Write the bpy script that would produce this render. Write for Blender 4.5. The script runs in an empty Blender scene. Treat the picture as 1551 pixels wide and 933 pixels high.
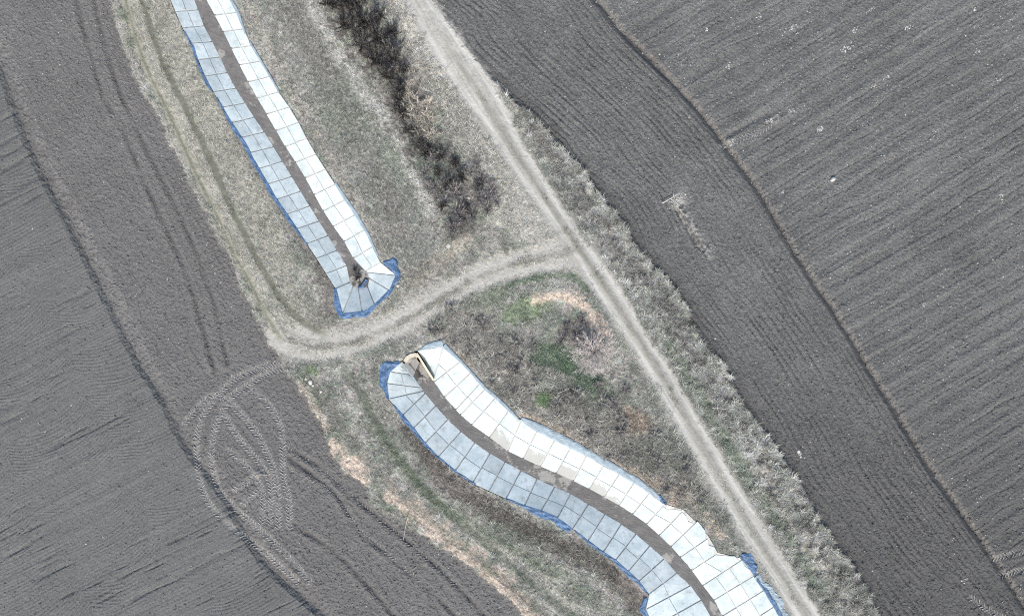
import bpy, bmesh, math, random
import numpy as np
from mathutils import Vector

random.seed(7)
rng = np.random.default_rng(11)
SC = bpy.context.scene

# ------------------------------------------------------------------ camera
S = 0.06                 # metres per photo pixel on the ground
H = 72.0                 # height of the drone
CX, CY = 775.5, 466.5

def at(px, py, z=0.0):
    k = S * (H - z) / H
    return Vector(((px - CX) * k, -(py - CY) * k, z))

cam_d = bpy.data.cameras.new("camera")
cam = bpy.data.objects.new("camera", cam_d)
SC.collection.objects.link(cam)
cam.location = (0, 0, H)
cam_d.sensor_width = 36.0
cam_d.lens = 36.0 * H / (1551 * S)
cam_d.clip_start = 0.5
cam_d.clip_end = 9000
SC.camera = cam

# ------------------------------------------------------------------ light
SUN_EL = math.radians(44)
SUN_DIR = Vector((0.03, -1.0, 0)).normalized()      # towards the sun, in plan
w = bpy.data.worlds.new("World")
SC.world = w
w.use_nodes = True
nt = w.node_tree
sky = nt.nodes.new("ShaderNodeTexSky")
sky.sky_type = 'NISHITA'
sky.sun_disc = False
sky.sun_elevation = SUN_EL
sky.sun_rotation = math.atan2(SUN_DIR.x, SUN_DIR.y)
sky.air_density = 1.0
sky.dust_density = 2.0
sky.ozone_density = 0.0
nt.nodes["Background"].inputs[1].default_value = 0.15
nt.links.new(sky.outputs[0], nt.nodes["Background"].inputs[0])
sd = bpy.data.lights.new("sun", 'SUN')
sd.energy = 2.4
sd.angle = math.radians(2.0)
sd.color = (1.0, 0.95, 0.865)
sun = bpy.data.objects.new("sun", sd)
SC.collection.objects.link(sun)
d = -(SUN_DIR * math.cos(SUN_EL) + Vector((0, 0, math.sin(SUN_EL))))
sun.rotation_euler = d.to_track_quat('-Z', 'Y').to_euler()
SC.view_settings.view_transform = 'Standard'
SC.view_settings.look = 'None'
SC.view_settings.exposure = 0.86
SC.view_settings.gamma = 1.0
SC.render.engine = 'CYCLES'
SC.cycles.use_denoising = False
SC.cycles.filter_width = 1.1
SC.cycles.max_bounces = 5

# ------------------------------------------------------------------ helpers
def link(o, parent=None):
    SC.collection.objects.link(o)
    if parent is not None:
        o.parent = parent
    return o

def props(o, label=None, cat=None, group=None, kind=None):
    if label: o["label"] = label
    if cat: o["category"] = cat
    if group: o["group"] = group
    if kind: o["kind"] = kind
    return o

def empty(name, loc, label, cat, group=None):
    o = bpy.data.objects.new(name, None)
    o.location = loc
    o.empty_display_size = 0.2
    link(o)
    return props(o, label, cat, group)

def mesh_np(name, V, F, mat=None, parent=None, col=None, smooth=False, extra=None):
    """V (n,3) array, F (m,k) int array of one polygon size."""
    V = np.ascontiguousarray(V, np.float32); F = np.ascontiguousarray(F, np.int32)
    me = bpy.data.meshes.new(name)
    n, m, k = len(V), len(F), F.shape[1]
    me.vertices.add(n); me.vertices.foreach_set("co", V.ravel())
    me.loops.add(m * k); me.loops.foreach_set("vertex_index", F.ravel())
    me.polygons.add(m)
    me.polygons.foreach_set("loop_start", np.arange(0, m * k, k, dtype=np.int32))
    me.polygons.foreach_set("loop_total", np.full(m, k, np.int32))
    me.polygons.foreach_set("use_smooth", np.full(m, smooth, bool))
    if col is not None:
        a = me.color_attributes.new("Col", 'FLOAT_COLOR', 'POINT')
        c = np.ones((n, 4), np.float32); c[:, :3] = col
        a.data.foreach_set("color", c.ravel())
    if extra:
        for key, arr in extra.items():
            a = me.attributes.new(key, 'FLOAT', 'POINT')
            a.data.foreach_set("value", np.ascontiguousarray(arr, np.float32))
    me.update(calc_edges=True)
    if mat: me.materials.append(mat)
    o = bpy.data.objects.new(name, me)
    return link(o, parent)

def mesh_py(name, V, F, mat=None, parent=None, smooth=False):
    me = bpy.data.meshes.new(name)
    me.from_pydata([tuple(v) for v in V], [], F)
    me.update()
    if mat: me.materials.append(mat)
    if smooth:
        for p in me.polygons: p.use_smooth = True
    return link(bpy.data.objects.new(name, me), parent)

def sstep(a, b, x):
    t = np.clip((x - a) / (b - a), 0, 1)
    return t * t * (3 - 2 * t)

_tabs = {}
def vn(u, v, seed):
    """value noise, -1..1"""
    if seed not in _tabs:
        _tabs[seed] = np.random.default_rng(seed + 1000).random((256, 256)).astype(np.float32) * 2 - 1
    T = _tabs[seed]
    iu = np.floor(u).astype(np.int32); iv = np.floor(v).astype(np.int32)
    fu = (u - iu).astype(np.float32); fv = (v - iv).astype(np.float32)
    fu = fu * fu * (3 - 2 * fu); fv = fv * fv * (3 - 2 * fv)
    a = T[iv & 255, iu & 255]; b = T[iv & 255, (iu + 1) & 255]
    c = T[(iv + 1) & 255, iu & 255]; e = T[(iv + 1) & 255, (iu + 1) & 255]
    return (a + (b - a) * fu) * (1 - fv) + (c + (e - c) * fu) * fv

def fbm(u, v, seed, o=3):
    r = 0; a = 1.0; t = 0
    for i in range(o):
        r = r + a * vn(u * 2 ** i + 17.3 * i, v * 2 ** i + 5.1 * i, seed + i); t += a; a *= 0.55
    return r / t

def smooth_line(P, n=5):
    P = np.asarray(P, float)
    Q = np.vstack([2 * P[0] - P[1], P, 2 * P[-1] - P[-2]])
    out = []
    for i in range(1, len(Q) - 2):
        p0, p1, p2, p3 = Q[i - 1:i + 3]
        for t in np.linspace(0, 1, n, endpoint=False):
            out.append(0.5 * ((2 * p1) + (p2 - p0) * t + (2 * p0 - 5 * p1 + 4 * p2 - p3) * t * t
                              + (3 * p1 - p0 - 3 * p2 + p3) * t ** 3))
    out.append(P[-1])
    return np.array(out)

def resample(P, step):
    P = np.asarray(P, float)
    L = np.r_[0, np.cumsum(np.hypot(*np.diff(P, axis=0).T))]
    n = max(2, int(round(L[-1] / step)) + 1)
    t = np.linspace(0, L[-1], n)
    return np.c_[np.interp(t, L, P[:, 0]), np.interp(t, L, P[:, 1])]

# ------------------------------------------------------------------ materials
def new_mat(name):
    m = bpy.data.materials.new(name); m.use_nodes = True
    n = m.node_tree.nodes; l = m.node_tree.links
    b = n["Principled BSDF"]
    b.inputs["Specular IOR Level"].default_value = 0.15
    b.inputs["Roughness"].default_value = 0.95
    return m, n, l, b

def N(n, t, **kw):
    x = n.new(t)
    for k, v in kw.items(): setattr(x, k, v)
    return x

def noise_node(n, l, scale, detail=4, vec=None, rough=0.6):
    x = n.new("ShaderNodeTexNoise"); x.inputs["Scale"].default_value = scale
    x.inputs["Detail"].default_value = detail; x.inputs["Roughness"].default_value = rough
    if vec is not None: l.new(vec, x.inputs["Vector"])
    return x

def mrange(n, l, src, a, b, c, e):
    x = n.new("ShaderNodeMapRange"); l.new(src, x.inputs[0])
    for i, v in enumerate((a, b, c, e)): x.inputs[i + 1].default_value = v
    return x.outputs[0]

def mulcol(n, l, col, fac):
    x = n.new("ShaderNodeVectorMath"); x.operation = 'SCALE'
    l.new(col, x.inputs[0]); l.new(fac, x.inputs["Scale"])
    return x.outputs[0]

def ground_mat(name, fine=0.35):
    m, n, l, b = new_mat(name)
    a = N(n, "ShaderNodeAttribute", attribute_name="Col")
    g = n.new("ShaderNodeNewGeometry")
    n1 = noise_node(n, l, 14, 3, g.outputs["Position"], 0.75)
    f = mrange(n, l, n1.outputs[0], 0.3, 0.7, 1 - fine, 1 + fine)
    l.new(mulcol(n, l, a.outputs["Color"], f), b.inputs["Base Color"])
    return m

M_SOIL = ground_mat("soil", 0.55)
M_GRASS = ground_mat("grass_ground", 0.55)
M_ROAD = ground_mat("packed_earth", 0.12)

def plain(name, c, rough=0.9, var=0.25, scale=6, spec=0.15):
    m, n, l, b = new_mat(name)
    b.inputs["Roughness"].default_value = rough
    b.inputs["Specular IOR Level"].default_value = spec
    g = n.new("ShaderNodeNewGeometry")
    x = noise_node(n, l, scale, 4, g.outputs["Position"], 0.7)
    f = mrange(n, l, x.outputs[0], 0.3, 0.7, 1 - var, 1 + var)
    rgb = n.new("ShaderNodeRGB"); rgb.outputs[0].default_value = (*c, 1)
    l.new(mulcol(n, l, rgb.outputs[0], f), b.inputs["Base Color"])
    return m

def vcol_mat(name, rand=0.0):
    m, n, l, b = new_mat(name)
    a = N(n, "ShaderNodeAttribute", attribute_name="Col")
    if rand:
        oi = n.new("ShaderNodeObjectInfo")
        f = mrange(n, l, oi.outputs["Random"], 0, 1, 1 - rand, 1 + rand)
        l.new(mulcol(n, l, a.outputs["Color"], f), b.inputs["Base Color"])
    else:
        l.new(a.outputs["Color"], b.inputs["Base Color"])
    return m
M_VCOL = vcol_mat("plant_matter")
def silt_mat():
    m, n, l, b = new_mat("canal_silt")
    a = N(n, "ShaderNodeAttribute", attribute_name="Col"); g = n.new("ShaderNodeNewGeometry")
    n1 = noise_node(n, l, 9, 4, g.outputs["Position"], 0.75); n2_ = noise_node(n, l, 0.55, 6, g.outputs["Position"], 0.7)
    c = mulcol(n, l, a.outputs["Color"], mrange(n, l, n1.outputs[0], 0.3, 0.7, 0.7, 1.3))
    mx = n.new("ShaderNodeMix"); mx.data_type = 'RGBA'
    l.new(mrange(n, l, n2_.outputs[0], 0.56, 0.60, 0, 0.75), mx.inputs["Factor"]); l.new(c, mx.inputs["A"]); mx.inputs["B"].default_value = (0.30, 0.29, 0.262, 1)
    l.new(mx.outputs["Result"], b.inputs["Base Color"]); return m
M_SILT = silt_mat()
M_PLANT = vcol_mat("dry_plant", 0.22)

# concrete slabs: silt film and stains on weathered concrete
def concrete_mat():
    m, n, l, b = new_mat("slab_concrete")
    b.inputs["Roughness"].default_value = 0.85
    g = n.new("ShaderNodeNewGeometry"); oi = n.new("ShaderNodeObjectInfo")
    sil = N(n, "ShaderNodeAttribute", attribute_name="silt")
    big = noise_node(n, l, 0.9, 5, g.outputs["Position"], 0.65)
    fine = noise_node(n, l, 7, 5, g.outputs["Position"], 0.75)
    ramp = n.new("ShaderNodeValToRGB")
    e = ramp.color_ramp.elements
    e[0].position = 0.36; e[0].color = (0.41, 0.472, 0.472, 1)
    e[1].position = 0.66; e[1].color = (0.565, 0.615, 0.603, 1)
    l.new(big.outputs[0], ramp.inputs[0])
    f1 = mrange(n, l, fine.outputs[0], 0.3, 0.7, 0.90, 1.08)
    f2 = mrange(n, l, oi.outputs["Random"], 0, 1, 0.86, 1.07)
    mm = n.new("ShaderNodeMath"); mm.operation = 'MULTIPLY'
    l.new(f1, mm.inputs[0]); l.new(f2, mm.inputs[1])
    base = mulcol(n, l, ramp.outputs[0], mm.outputs[0])
    st1 = noise_node(n, l, 1.7, 7, g.outputs["Position"], 0.72)
    mxs = n.new("ShaderNodeMix"); mxs.data_type = 'RGBA'
    l.new(mrange(n, l, st1.outputs[0], 0.53, 0.70, 0.0, 0.9), mxs.inputs["Factor"]); l.new(base, mxs.inputs["A"]); mxs.inputs["B"].default_value = (0.31, 0.325, 0.305, 1)
    base = mxs.outputs["Result"]
    # silt film left by the water, with a ragged edge
    ad = n.new("ShaderNodeMath"); ad.operation = 'ADD'
    ns = noise_node(n, l, 2.2, 6, g.outputs["Position"], 0.7)
    l.new(sil.outputs["Fac"], ad.inputs[0]); l.new(ns.outputs[0], ad.inputs[1])
    fac = mrange(n, l, ad.outputs[0], 1.0, 1.07, 0.0, 0.85)
    mix = n.new("ShaderNodeMix"); mix.data_type = 'RGBA'
    l.new(fac, mix.inputs["Factor"]); l.new(base, mix.inputs["A"])
    mix.inputs["B"].default_value = (0.32, 0.315, 0.285, 1)
    l.new(mix.outputs["Result"], b.inputs["Base Color"])
    bp = n.new("ShaderNodeBump"); bp.inputs["Strength"].default_value = 0.25; bp.inputs["Distance"].default_value = 0.02
    l.new(fine.outputs[0], bp.inputs["Height"]); l.new(bp.outputs[0], b.inputs["Normal"])
    return m
M_SLAB = concrete_mat()
M_MORTAR = plain("joint_mortar", (0.40, 0.395, 0.37), 0.95, 0.25, 5)
M_BLUE = plain("blue_membrane", (0.068, 0.125, 0.215), 0.55, 0.6, 3.0, 0.3)
M_PALEBLUE = plain("pale_membrane", (0.25, 0.305, 0.33), 0.6, 0.25, 2.0, 0.3)
M_BEIGE = plain("headwall_concrete", (0.47, 0.42, 0.32), 0.9, 0.15, 3)
M_APRON = plain("apron_concrete", (0.25, 0.245, 0.23), 0.9, 0.2, 3)
M_STONE = plain("pale_stone", (0.45, 0.43, 0.395), 0.9, 0.2, 8)
M_BARK = plain("pale_bark", (0.42, 0.38, 0.35), 0.9, 0.25, 20)
M_DARKBARK = plain("dark_bark", (0.05, 0.042, 0.038), 0.9, 0.3, 20)

# ------------------------------------------------------------------ plan of the place (photo pixels)
F1 = [(-60,-40),(0,95),(25,165),(60,250),(105,335),(140,405),(175,475),(215,555),(246,600),(278,664),(303,700),(346,757),(375,810),(402,850),(450,895),(500,940),(620,1060)]
G1 = [(130,-130),(167,0),(180,48),(193,90),(212,135),(235,170),(254,209),(273,244),(296,292),(317,335),(341,377),(363,429),(383,467),(399,500),(418,535),(441,569),(461,601),(480,630),(493,662),(509,698),(531,720),(554,736),(567,765),(599,784),(621,797),(654,820),(683,836),(720,865),(755,890),(785,920),(830,965),(930,1060)]
E1 = [(560,-130),(652,0),(664,19),(693,58),(725,100),(754,129),(773,151),(796,167),(822,193),(854,228),(876,248),(900,284),(919,309),(942,332),(958,364),(974,390),(1006,419),(1038,464),(1064,519),(1100,561),(1125,613),(1161,658),(1183,690),(1206,725),(1232,773),(1257,813),(1286,852),(1312,893),(1331,932),(1400,1060)]
T2 = [(780,-130),(900,0),(938,45),(993,100),(1038,148),(1073,190),(1102,228),(1134,270),(1157,306),(1189,361),(1222,412),(1254,460),(1279,499),(1318,564),(1354,622),(1395,691),(1440,755),(1473,803),(1511,858),(1550,919),(1640,1060)]
RL = [(545,-130),(619,0),(654,64),(693,129),(731,180),(757,219),(789,267),(817,306),(843,345),(875,393),(901,435),(933,483),(965,531),(1000,588),(1035,651),(1064,703),(1096,754),(1122,800),(1146,838),(1172,874),(1200,920),(1290,1060)]
RR = [(572,-130),(648,0),(680,45),(712,90),(748,141),(773,193),(799,238),(831,289),(849,319),(881,367),(914,409),(949,461),(981,519),(1019,574),(1048,628),(1080,680),(1112,735),(1140,780),(1172,832),(1200,875),(1235,930),(1320,1060)]
LT = [(150,-130),(190,0),(205,55),(225,110),(250,160),(275,215),(300,270),(330,330),(355,385),(380,430),(402,475),(425,512)]
LT2 = [(165,-130),(215,0),(233,60),(258,120),(288,180),(318,240),(343,300),(368,350),(393,400),(420,445),(452,482),(495,510)]
BR1 = [(872,398),(832,404),(780,414),(730,431),(690,454),(650,477),(610,499),(570,518),(530,533),(480,541),(435,532),(408,508)]
BR2 = [(856,366),(800,383),(745,401),(700,421),(660,446),(620,471),(580,492),(535,508),(490,512),(450,498)]
LOWT = [(520,560),(548,600),(582,660),(628,725),(690,785),(750,835),(820,895),(900,960)]
LOWT2 = [(470,575),(510,630),(550,690),(600,745),(660,795),(720,840),(790,900),(860,965)]

A_OL = [(200,-130),(232,-55),(259,0),(267,22),(279,48),(295,74),(303,100),(314,122),(346,180),(372,219),(394,260),(417,300),(443,338),(472,380),(498,421),(508,437)]
A_IL = [(238,-130),(270,-58),(295,0),(307,35),(327,74),(352,125),(378,167),(404,206),(430,248),(459,296),(479,328),(511,380),(528,408),(530,427)]
A_IR = [(252,-130),(285,-58),(312,0),(330,32),(352,77),(378,129),(404,174),(430,219),(459,264),(485,312),(501,338),(520,364),(538,396),(554,411)]
A_OR = [(290,-130),(322,-58),(349,0),(360,22),(378,64),(401,103),(423,141),(446,174),(473,225),(507,278),(520,300),(540,328),(556,354),(571,390),(576,397)]
A_FAN = [((530,427),(508,437)),((535,433),(518,476)),((543,437),(549,473)),((557,434),(568,462)),((559,421),(590,440)),((556,412),(600,417)),((554,411),(576,397))]
ZA = -1.05
B_NE = [((643,548),(632,531)),((656,576),(671,525)),((657,578),(697,547)),((673,601),(713,564)),((690,620),(726,581)),((697,628),(734,589)),((714,643),(750,602)),((741,662),(770,621)),((769,683),(789,636)),((792,694),(813,652)),((818,706),(840,665)),((842,716),(864,677)),((868,728),(888,689)),((892,740),(914,704)),((914,752),(938,717)),((937,765),(960,730)),((958,778),(983,746)),((979,793),(1006,763)),((998,810),(1035,772)),((1016,827),(1054,790)),((1030,843),(1074,813)),((1047,863),(1087,837)),((1064,886),(1125,846)),((1081,908),(1142,871)),((1094,932),(1157,893)),((1110,958),(1172,918)),((1127,988),(1190,948)),((1145,1020),(1210,980)),((1165,1058),(1232,1016))]
B_SW = [((610,548),(606,549)),((624,568),(590,562)),((638,587),(585,580)),((641,592),(588,604)),((644,595),(610,628)),((660,614),(626,648)),((678,635),(643,671)),((698,653),(663,692)),((719,670),(689,713)),((742,686),(715,732)),((765,699),(740,743)),((789,712),(766,755)),((813,725),(794,766)),((840,737),(819,774)),((864,747),(844,784)),((891,763),(867,800)),((916,778),(890,819)),((941,793),(913,836)),((963,808),(932,848)),((984,826),(951,865)),((1006,845),(967,880)),((1025,867),(983,899)),((1046,886),(978,922)),((1062,908),(990,948)),((1078,935),(1006,975)),((1096,966),(1024,1008)),((1116,1003),(1045,1046)),((1140,1048),(1068,1090))]
ZB = -1.25

# ------------------------------------------------------------------ the ground, one height field
STEP = 1.6
gx = np.arange(-118, 1671, STEP); gy = np.arange(-118, 1053, STEP)
PX, PY = np.meshgrid(gx, gy)
PX = PX.astype(np.float32); PY = PY.astype(np.float32)
NXg, NYg = len(gx), len(gy)

def side(P):
    P = smooth_line(P, 4); xs, ys = P[:, 0], P[:, 1]
    k = np.argsort(ys); xs, ys = xs[k], ys[k]
    xb = np.interp(gy, ys, xs); sl = np.gradient(xb, gy)
    sl = np.convolve(np.pad(sl, 6, 'edge'), np.ones(13) / 13, 'valid')
    return ((PX - xb[:, None]) / np.sqrt(1 + sl[:, None] ** 2)).astype(np.float32)

def seg(P, R=40.0, sm=True):
    P = smooth_line(P, 4) if sm and len(P) > 2 else np.asarray(P, float)
    D = np.full(PX.shape, 1e3, np.float32)
    for (x0, y0), (x1, y1) in zip(P[:-1], P[1:]):
        i0, i1 = np.searchsorted(gx, [min(x0, x1) - R, max(x0, x1) + R])
        j0, j1 = np.searchsorted(gy, [min(y0, y1) - R, max(y0, y1) + R])
        if i1 <= i0 or j1 <= j0: continue
        X = PX[j0:j1, i0:i1]; Y = PY[j0:j1, i0:i1]
        dx, dy = x1 - x0, y1 - y0; L = dx * dx + dy * dy + 1e-9
        t = np.clip(((X - x0) * dx + (Y - y0) * dy) / L, 0, 1)
        q = np.hypot(X - x0 - t * dx, Y - y0 - t * dy)
        D[j0:j1, i0:i1] = np.minimum(D[j0:j1, i0:i1], q)
    return D

def inside(poly):
    r = np.zeros(PX.shape, bool); n = len(poly)
    poly = np.asarray(poly, float)
    i0, i1 = np.searchsorted(gx, [poly[:, 0].min() - 2, poly[:, 0].max() + 2])
    j0, j1 = np.searchsorted(gy, [poly[:, 1].min() - 2, poly[:, 1].max() + 2])
    X = PX[j0:j1, i0:i1]; Y = PY[j0:j1, i0:i1]; q = np.zeros(X.shape, bool)
    for i in range(n):
        x0, y0 = poly[i]; x1, y1 = poly[(i + 1) % n]
        if y0 == y1: continue
        c = (Y >= min(y0, y1)) & (Y < max(y0, y1))
        q ^= c & (X < x0 + (Y - y0) * (x1 - x0) / (y1 - y0))
    r[j0:j1, i0:i1] = q
    return r

wob = fbm(PX / 14, PY / 14, 40, 3); wob2 = fbm(PX / 5, PY / 5, 44, 2)
dF = side(F1) + 1.5 * wob
dG = side(G1) + 6.0 * wob + 2.5 * wob2
dE = side(E1) + 4.0 * wob + 2.0 * wob2
dT = side(T2) + 1.2 * wob
dRL = side(RL); dRR = side(RR)
polyA = [*A_OL] + [o for _, o in A_FAN][1:-1] + A_OR[::-1]
polyB = [o for _, o in B_NE] + [o for _, o in B_SW][::-1]
inA = inside(polyA); inB = inside(polyB)
canal = inA | inB

Z = np.zeros(PX.shape, np.float32)
C = np.zeros(PX.shape + (3,), np.float32)

def lay(color, m):
    """mix a colour into the ground by mask m"""
    global C
    C += (np.asarray(color, np.float32) - C) * m[..., None]

def rot(deg):
    a = math.radians(deg); ca, sa = math.cos(a), math.sin(a)
    return (PX * ca + PY * sa), (-PX * sa + PY * ca)     # along, across

n6 = fbm(PX / 6, PY / 6, 50, 2); n3 = vn(PX / 2.6, PY / 2.6, 55); n60 = fbm(PX / 70, PY / 70, 60, 3); n20 = fbm(PX / 22, PY / 22, 64, 3)
n2 = rng.random(PX.shape).astype(np.float32) * 2 - 1

mL0 = sstep(1, -1, dF); mL1 = sstep(-1, 1, dF) * sstep(1, -1, dG)
mM = sstep(-1, 1, dE) * sstep(1, -1, dT); mR = sstep(-1, 1, dT)
mV = sstep(-1, 1, dG) * sstep(1, -1, dE)
m_field = 1 - mV

# --- ploughed soil
soil = np.array((0.103, 0.103, 0.098))
C[:] = soil
C *= (1 + 0.20 * n60 + 0.12 * n20 + 0.26 * n2)[..., None]
# far left field: combed, fine harrow lines
al, ac = rot(-27)
warp = 5 * fbm(al / 120, ac / 60, 70, 2)
seedline = np.sin((ac + warp) * 2 * math.pi / 5.2) * (0.5 + 0.5 * vn(al / 60, ac / 18, 71))
arcx = np.mod(al + 14 * n60, 150) - 75
arc = np.sin((ac * 1.0 + 0.004 * arcx * arcx + warp) * 2 * math.pi / 5.2)
arcmask = sstep(-0.05, 0.25, vn(al / 90, ac / 26, 73))
band = fbm(al / 220, (ac + warp) / 11, 74, 2)
z0 = 0.016 * (seedline * (1 - arcmask) + arc * arcmask) + 0.05 * band + 0.016 * n6 + 0.014 * n3 + 0.011 * n2
gash = np.clip(vn(al / 45, (ac + warp) / 4.2, 77) - 0.42, 0, 1) * sstep(0.05, 0.35, vn(al / 110, ac / 40, 78)); z0 = z0 - 0.22 * gash
# left strip: rough clods
al1, ac1 = rot(62)
z1 = 0.020 * n6 + 0.034 * n3 + 0.023 * n2 + 0.04 * n20 + 0.028 * fbm(al1 / 70, ac1 / 5, 80, 2)
z1 = z1 + 0.075 * np.clip(vn(PX / 4.2, PY / 4.2, 83) - 0.45, 0, 1) * sstep(-0.2, 0.3, fbm(PX / 40, PY / 40, 84, 2))
# middle field: furrows that follow the trench
bend = 5 * fbm(PX / 200, PY / 200, 90, 2)
sM = dT + bend
alM, _ = rot(57)
ph_ = 0.8 * vn(alM / 60, sM / 14, 91)
fur = 1 - 2 * np.abs(np.sin(sM * math.pi / 9.2 + ph_)) ** 0.5 * -1 - 2
fur = np.abs(np.sin(sM * math.pi / 9.2 + ph_)) ** 0.55            # sharp narrow grooves between flat ridges
str_ = 0.25 + 0.75 * sstep(-0.4, 0.4, vn(alM / 90, sM / 22, 93))
lumps = vn(alM / 9, sM / 3.2, 92); streak = vn(alM / 55, sM / 3.4, 95)
zM = 0.14 * fur * str_ + 0.030 * lumps + 0.045 * streak + 0.012 * n6 + 0.036 * n3 + 0.024 * n2 + 0.05 * fbm(alM / 150, sM / 13, 94, 2)
# right field
alR, acR = rot(-31)
wR = 6 * fbm(alR / 170, acR / 90, 100, 2)
furR = np.sin((acR + wR) * 2 * math.pi / 27)
lineR = vn(alR / 70, (acR + wR) / 4.0, 101)
crk = np.clip(0.35 - np.abs(np.mod((acR + wR * 1.3) / 27 + 0.12 * vn(alR / 30, acR / 30, 104), 1) - 0.5) * 6, 0, 1)
zR = 0.030 * furR + 0.042 * lineR + 0.012 * n6 + 0.034 * n3 + 0.023 * n2 - 0.20 * crk * sstep(-0.4, 0.3, vn(alR / 60, acR / 27, 105))
Z += z0 * mL0 + z1 * mL1 + zM * mM + zR * mR
Z -= 0.22 * (mL1 * sstep(0, -5, dG) + mL0) + 0.26 * (mM * sstep(0, 5, dE) + mR)
lay((0.128, 0.1215, 0.114), mL1 * 0.5)
lay((0.112, 0.112, 0.107), mL0 * 0.5)
C *= (1 + mR * 0.10 * sstep(0.1, 0.9, furR))[..., None]
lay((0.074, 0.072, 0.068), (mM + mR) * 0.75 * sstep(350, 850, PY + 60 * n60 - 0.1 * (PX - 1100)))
# edge of the middle field, soil colour darkened for the raised verge's shade
lay((0.070, 0.069, 0.066), mM * sstep(26, 4, dE + 9 * wob) * 0.75)
# dead furrows (trenches)
rag = 0.9 * n6 + 0.6 * n3
def trench(dd, wl, wr, depth):
    return -depth * np.clip(np.minimum((dd + wl) / wl, (wr - dd) / wr), 0, 1)
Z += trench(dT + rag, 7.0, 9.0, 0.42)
lay((0.060, 0.059, 0.056), 0.6 * np.exp(-((dT + 2.5 + rag) / 3.5) ** 2))  # shade on the trench's southwest wall, put into the soil colour
lay((0.155, 0.145, 0.133), 0.65 * np.exp(-((dT - 5.5 + rag) / 3.4) ** 2))  # lighter spoil lip, with the sunlit northeast wall painted in
Z += trench(dF + 2.6 * rag, 11.0, 20.0, 0.35)
lay((0.075, 0.073, 0.07), 0.2 * np.exp(-((dF + 2 + rag) / 5) ** 2))  # shadow band on the left furrow's southwest wall, painted dark
lay((0.17, 0.166, 0.158), 0.45 * np.exp(-((dF - 16) / 8) ** 2) * sstep(-0.4, 0.6, n6 + n3) * sstep(640, 560, PY))
# tractor ruts in the left strip
ruts = [[(100,-118),(116,0),(135,74),(154,141),(190,206),(225,290),(277,403),(302,480),(328,573)],
        [(128,-118),(142,0),(174,119),(212,206),(264,310),(315,429),(344,550)],
        [(435,691),(506,746),(544,804),(583,836),(640,885),(720,960)],
        [(440,680),(490,712),(551,765),(621,823),(680,875),(760,960)],
        [(441,791),(506,836),(560,890),(620,960)]]
for i, r in enumerate(ruts):
    q = seg(r) + 0.8 * n6; a = (0.13, 0.11, 0.13, 0.13, 0.10)[i] * (0.65 + 0.8 * n20)
    Z -= a * np.exp(-(q / 3.6) ** 2) * mL1
    Z += 0.4 * a * np.exp(-((q - 8) / 3.5) ** 2) * mL1
    lay((0.058, 0.056, 0.052), 0.6 * np.exp(-(q / 3.2) ** 2) * mL1 * sstep(-0.7, 0.1, n20))
    lay((0.135, 0.13, 0.12), 0.35 * np.exp(-((q - 8) / 3.5) ** 2) * mL1)
# tread tracks: pressed, dried soil
tracks = [[(451,550),(406,553),(358,572),(329,600),(306,633),(298,675),(306,739),(332,781),(364,807),(400,835),(450,880)],
          [(500,541),(451,553),(410,562),(377,582),(348,604),(326,649),(321,694),(332,739),(358,771),(388,797),(420,826),(470,880)],
          [(377,588),(406,611),(425,646),(429,685),(429,720),(438,759),(438,800)],
          [(351,611),(384,649),(404,685),(416,715),(422,760),(422,797)],
          [(341,630),(362,664),(384,690),(404,716),(411,745),(409,791)],
          [(345,681),(362,695),(380,714),(396,740),(399,765),(396,791)],
          [(355,743),(387,722)],[(368,764),(392,745)],
          [(340,605),(318,600),(280,640)],
          [(1092,224),(1120,212),(1150,200),(1176,182)],
          [(1502,846),(1530,840),(1560,832)],[(1515,872),(1540,865),(1570,860)],
          [(1470,905),(1500,925),(1530,940)]]
for i, r in enumerate(tracks):
    q = seg(r)
    Z -= 0.035 * np.exp(-(q / 5.0) ** 2)
    Z += 0.03 * np.exp(-((q - 8) / 3) ** 2) * m_field
    lay((0.175, 0.170, 0.158), (0.68 if i < 9 else 0.35) * np.exp(-(q / 5.0) ** 4) * m_field)
for (x, y, s) in [(1104,214,7),(1172,183,6),(393,716,7)]:
    q = np.hypot(PX - x, (PY - y) * 1.4); Z += 0.12 * np.exp(-(q / s) ** 2) * (1 + n6); lay((0.26, 0.25, 0.22), 0.7 * np.exp(-(q / s) ** 2) * sstep(-0.3, 0.3, n3 + n6))
q = seg([(1105,205),(1130,190),(1160,172)]); Z -= 0.14 * np.exp(-(q / 4) ** 2)
# spoil pile and gouge in the middle field
q = seg([(1032,318),(1042,338),(1062,368),(1072,382)]); Z -= 0.33 * np.exp(-(seg([(1024,318),(1036,338),(1054,366),(1064,380)]) / 3.8) ** 2)
Z += 0.16 * np.exp(-(q / 5) ** 2) * (0.8 + n6)
q2 = np.hypot((PX - 1028) * 1.0, PY - 304)
lay((0.30, 0.29, 0.26), np.clip(np.exp(-((q - 3) / 7) ** 2) * 0.7 * sstep(-0.5, 0.4, n6 + n3) + 0.9 * np.exp(-(q2 / 11) ** 2) * sstep(-0.5, 0.2, n6), 0, 1))

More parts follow.
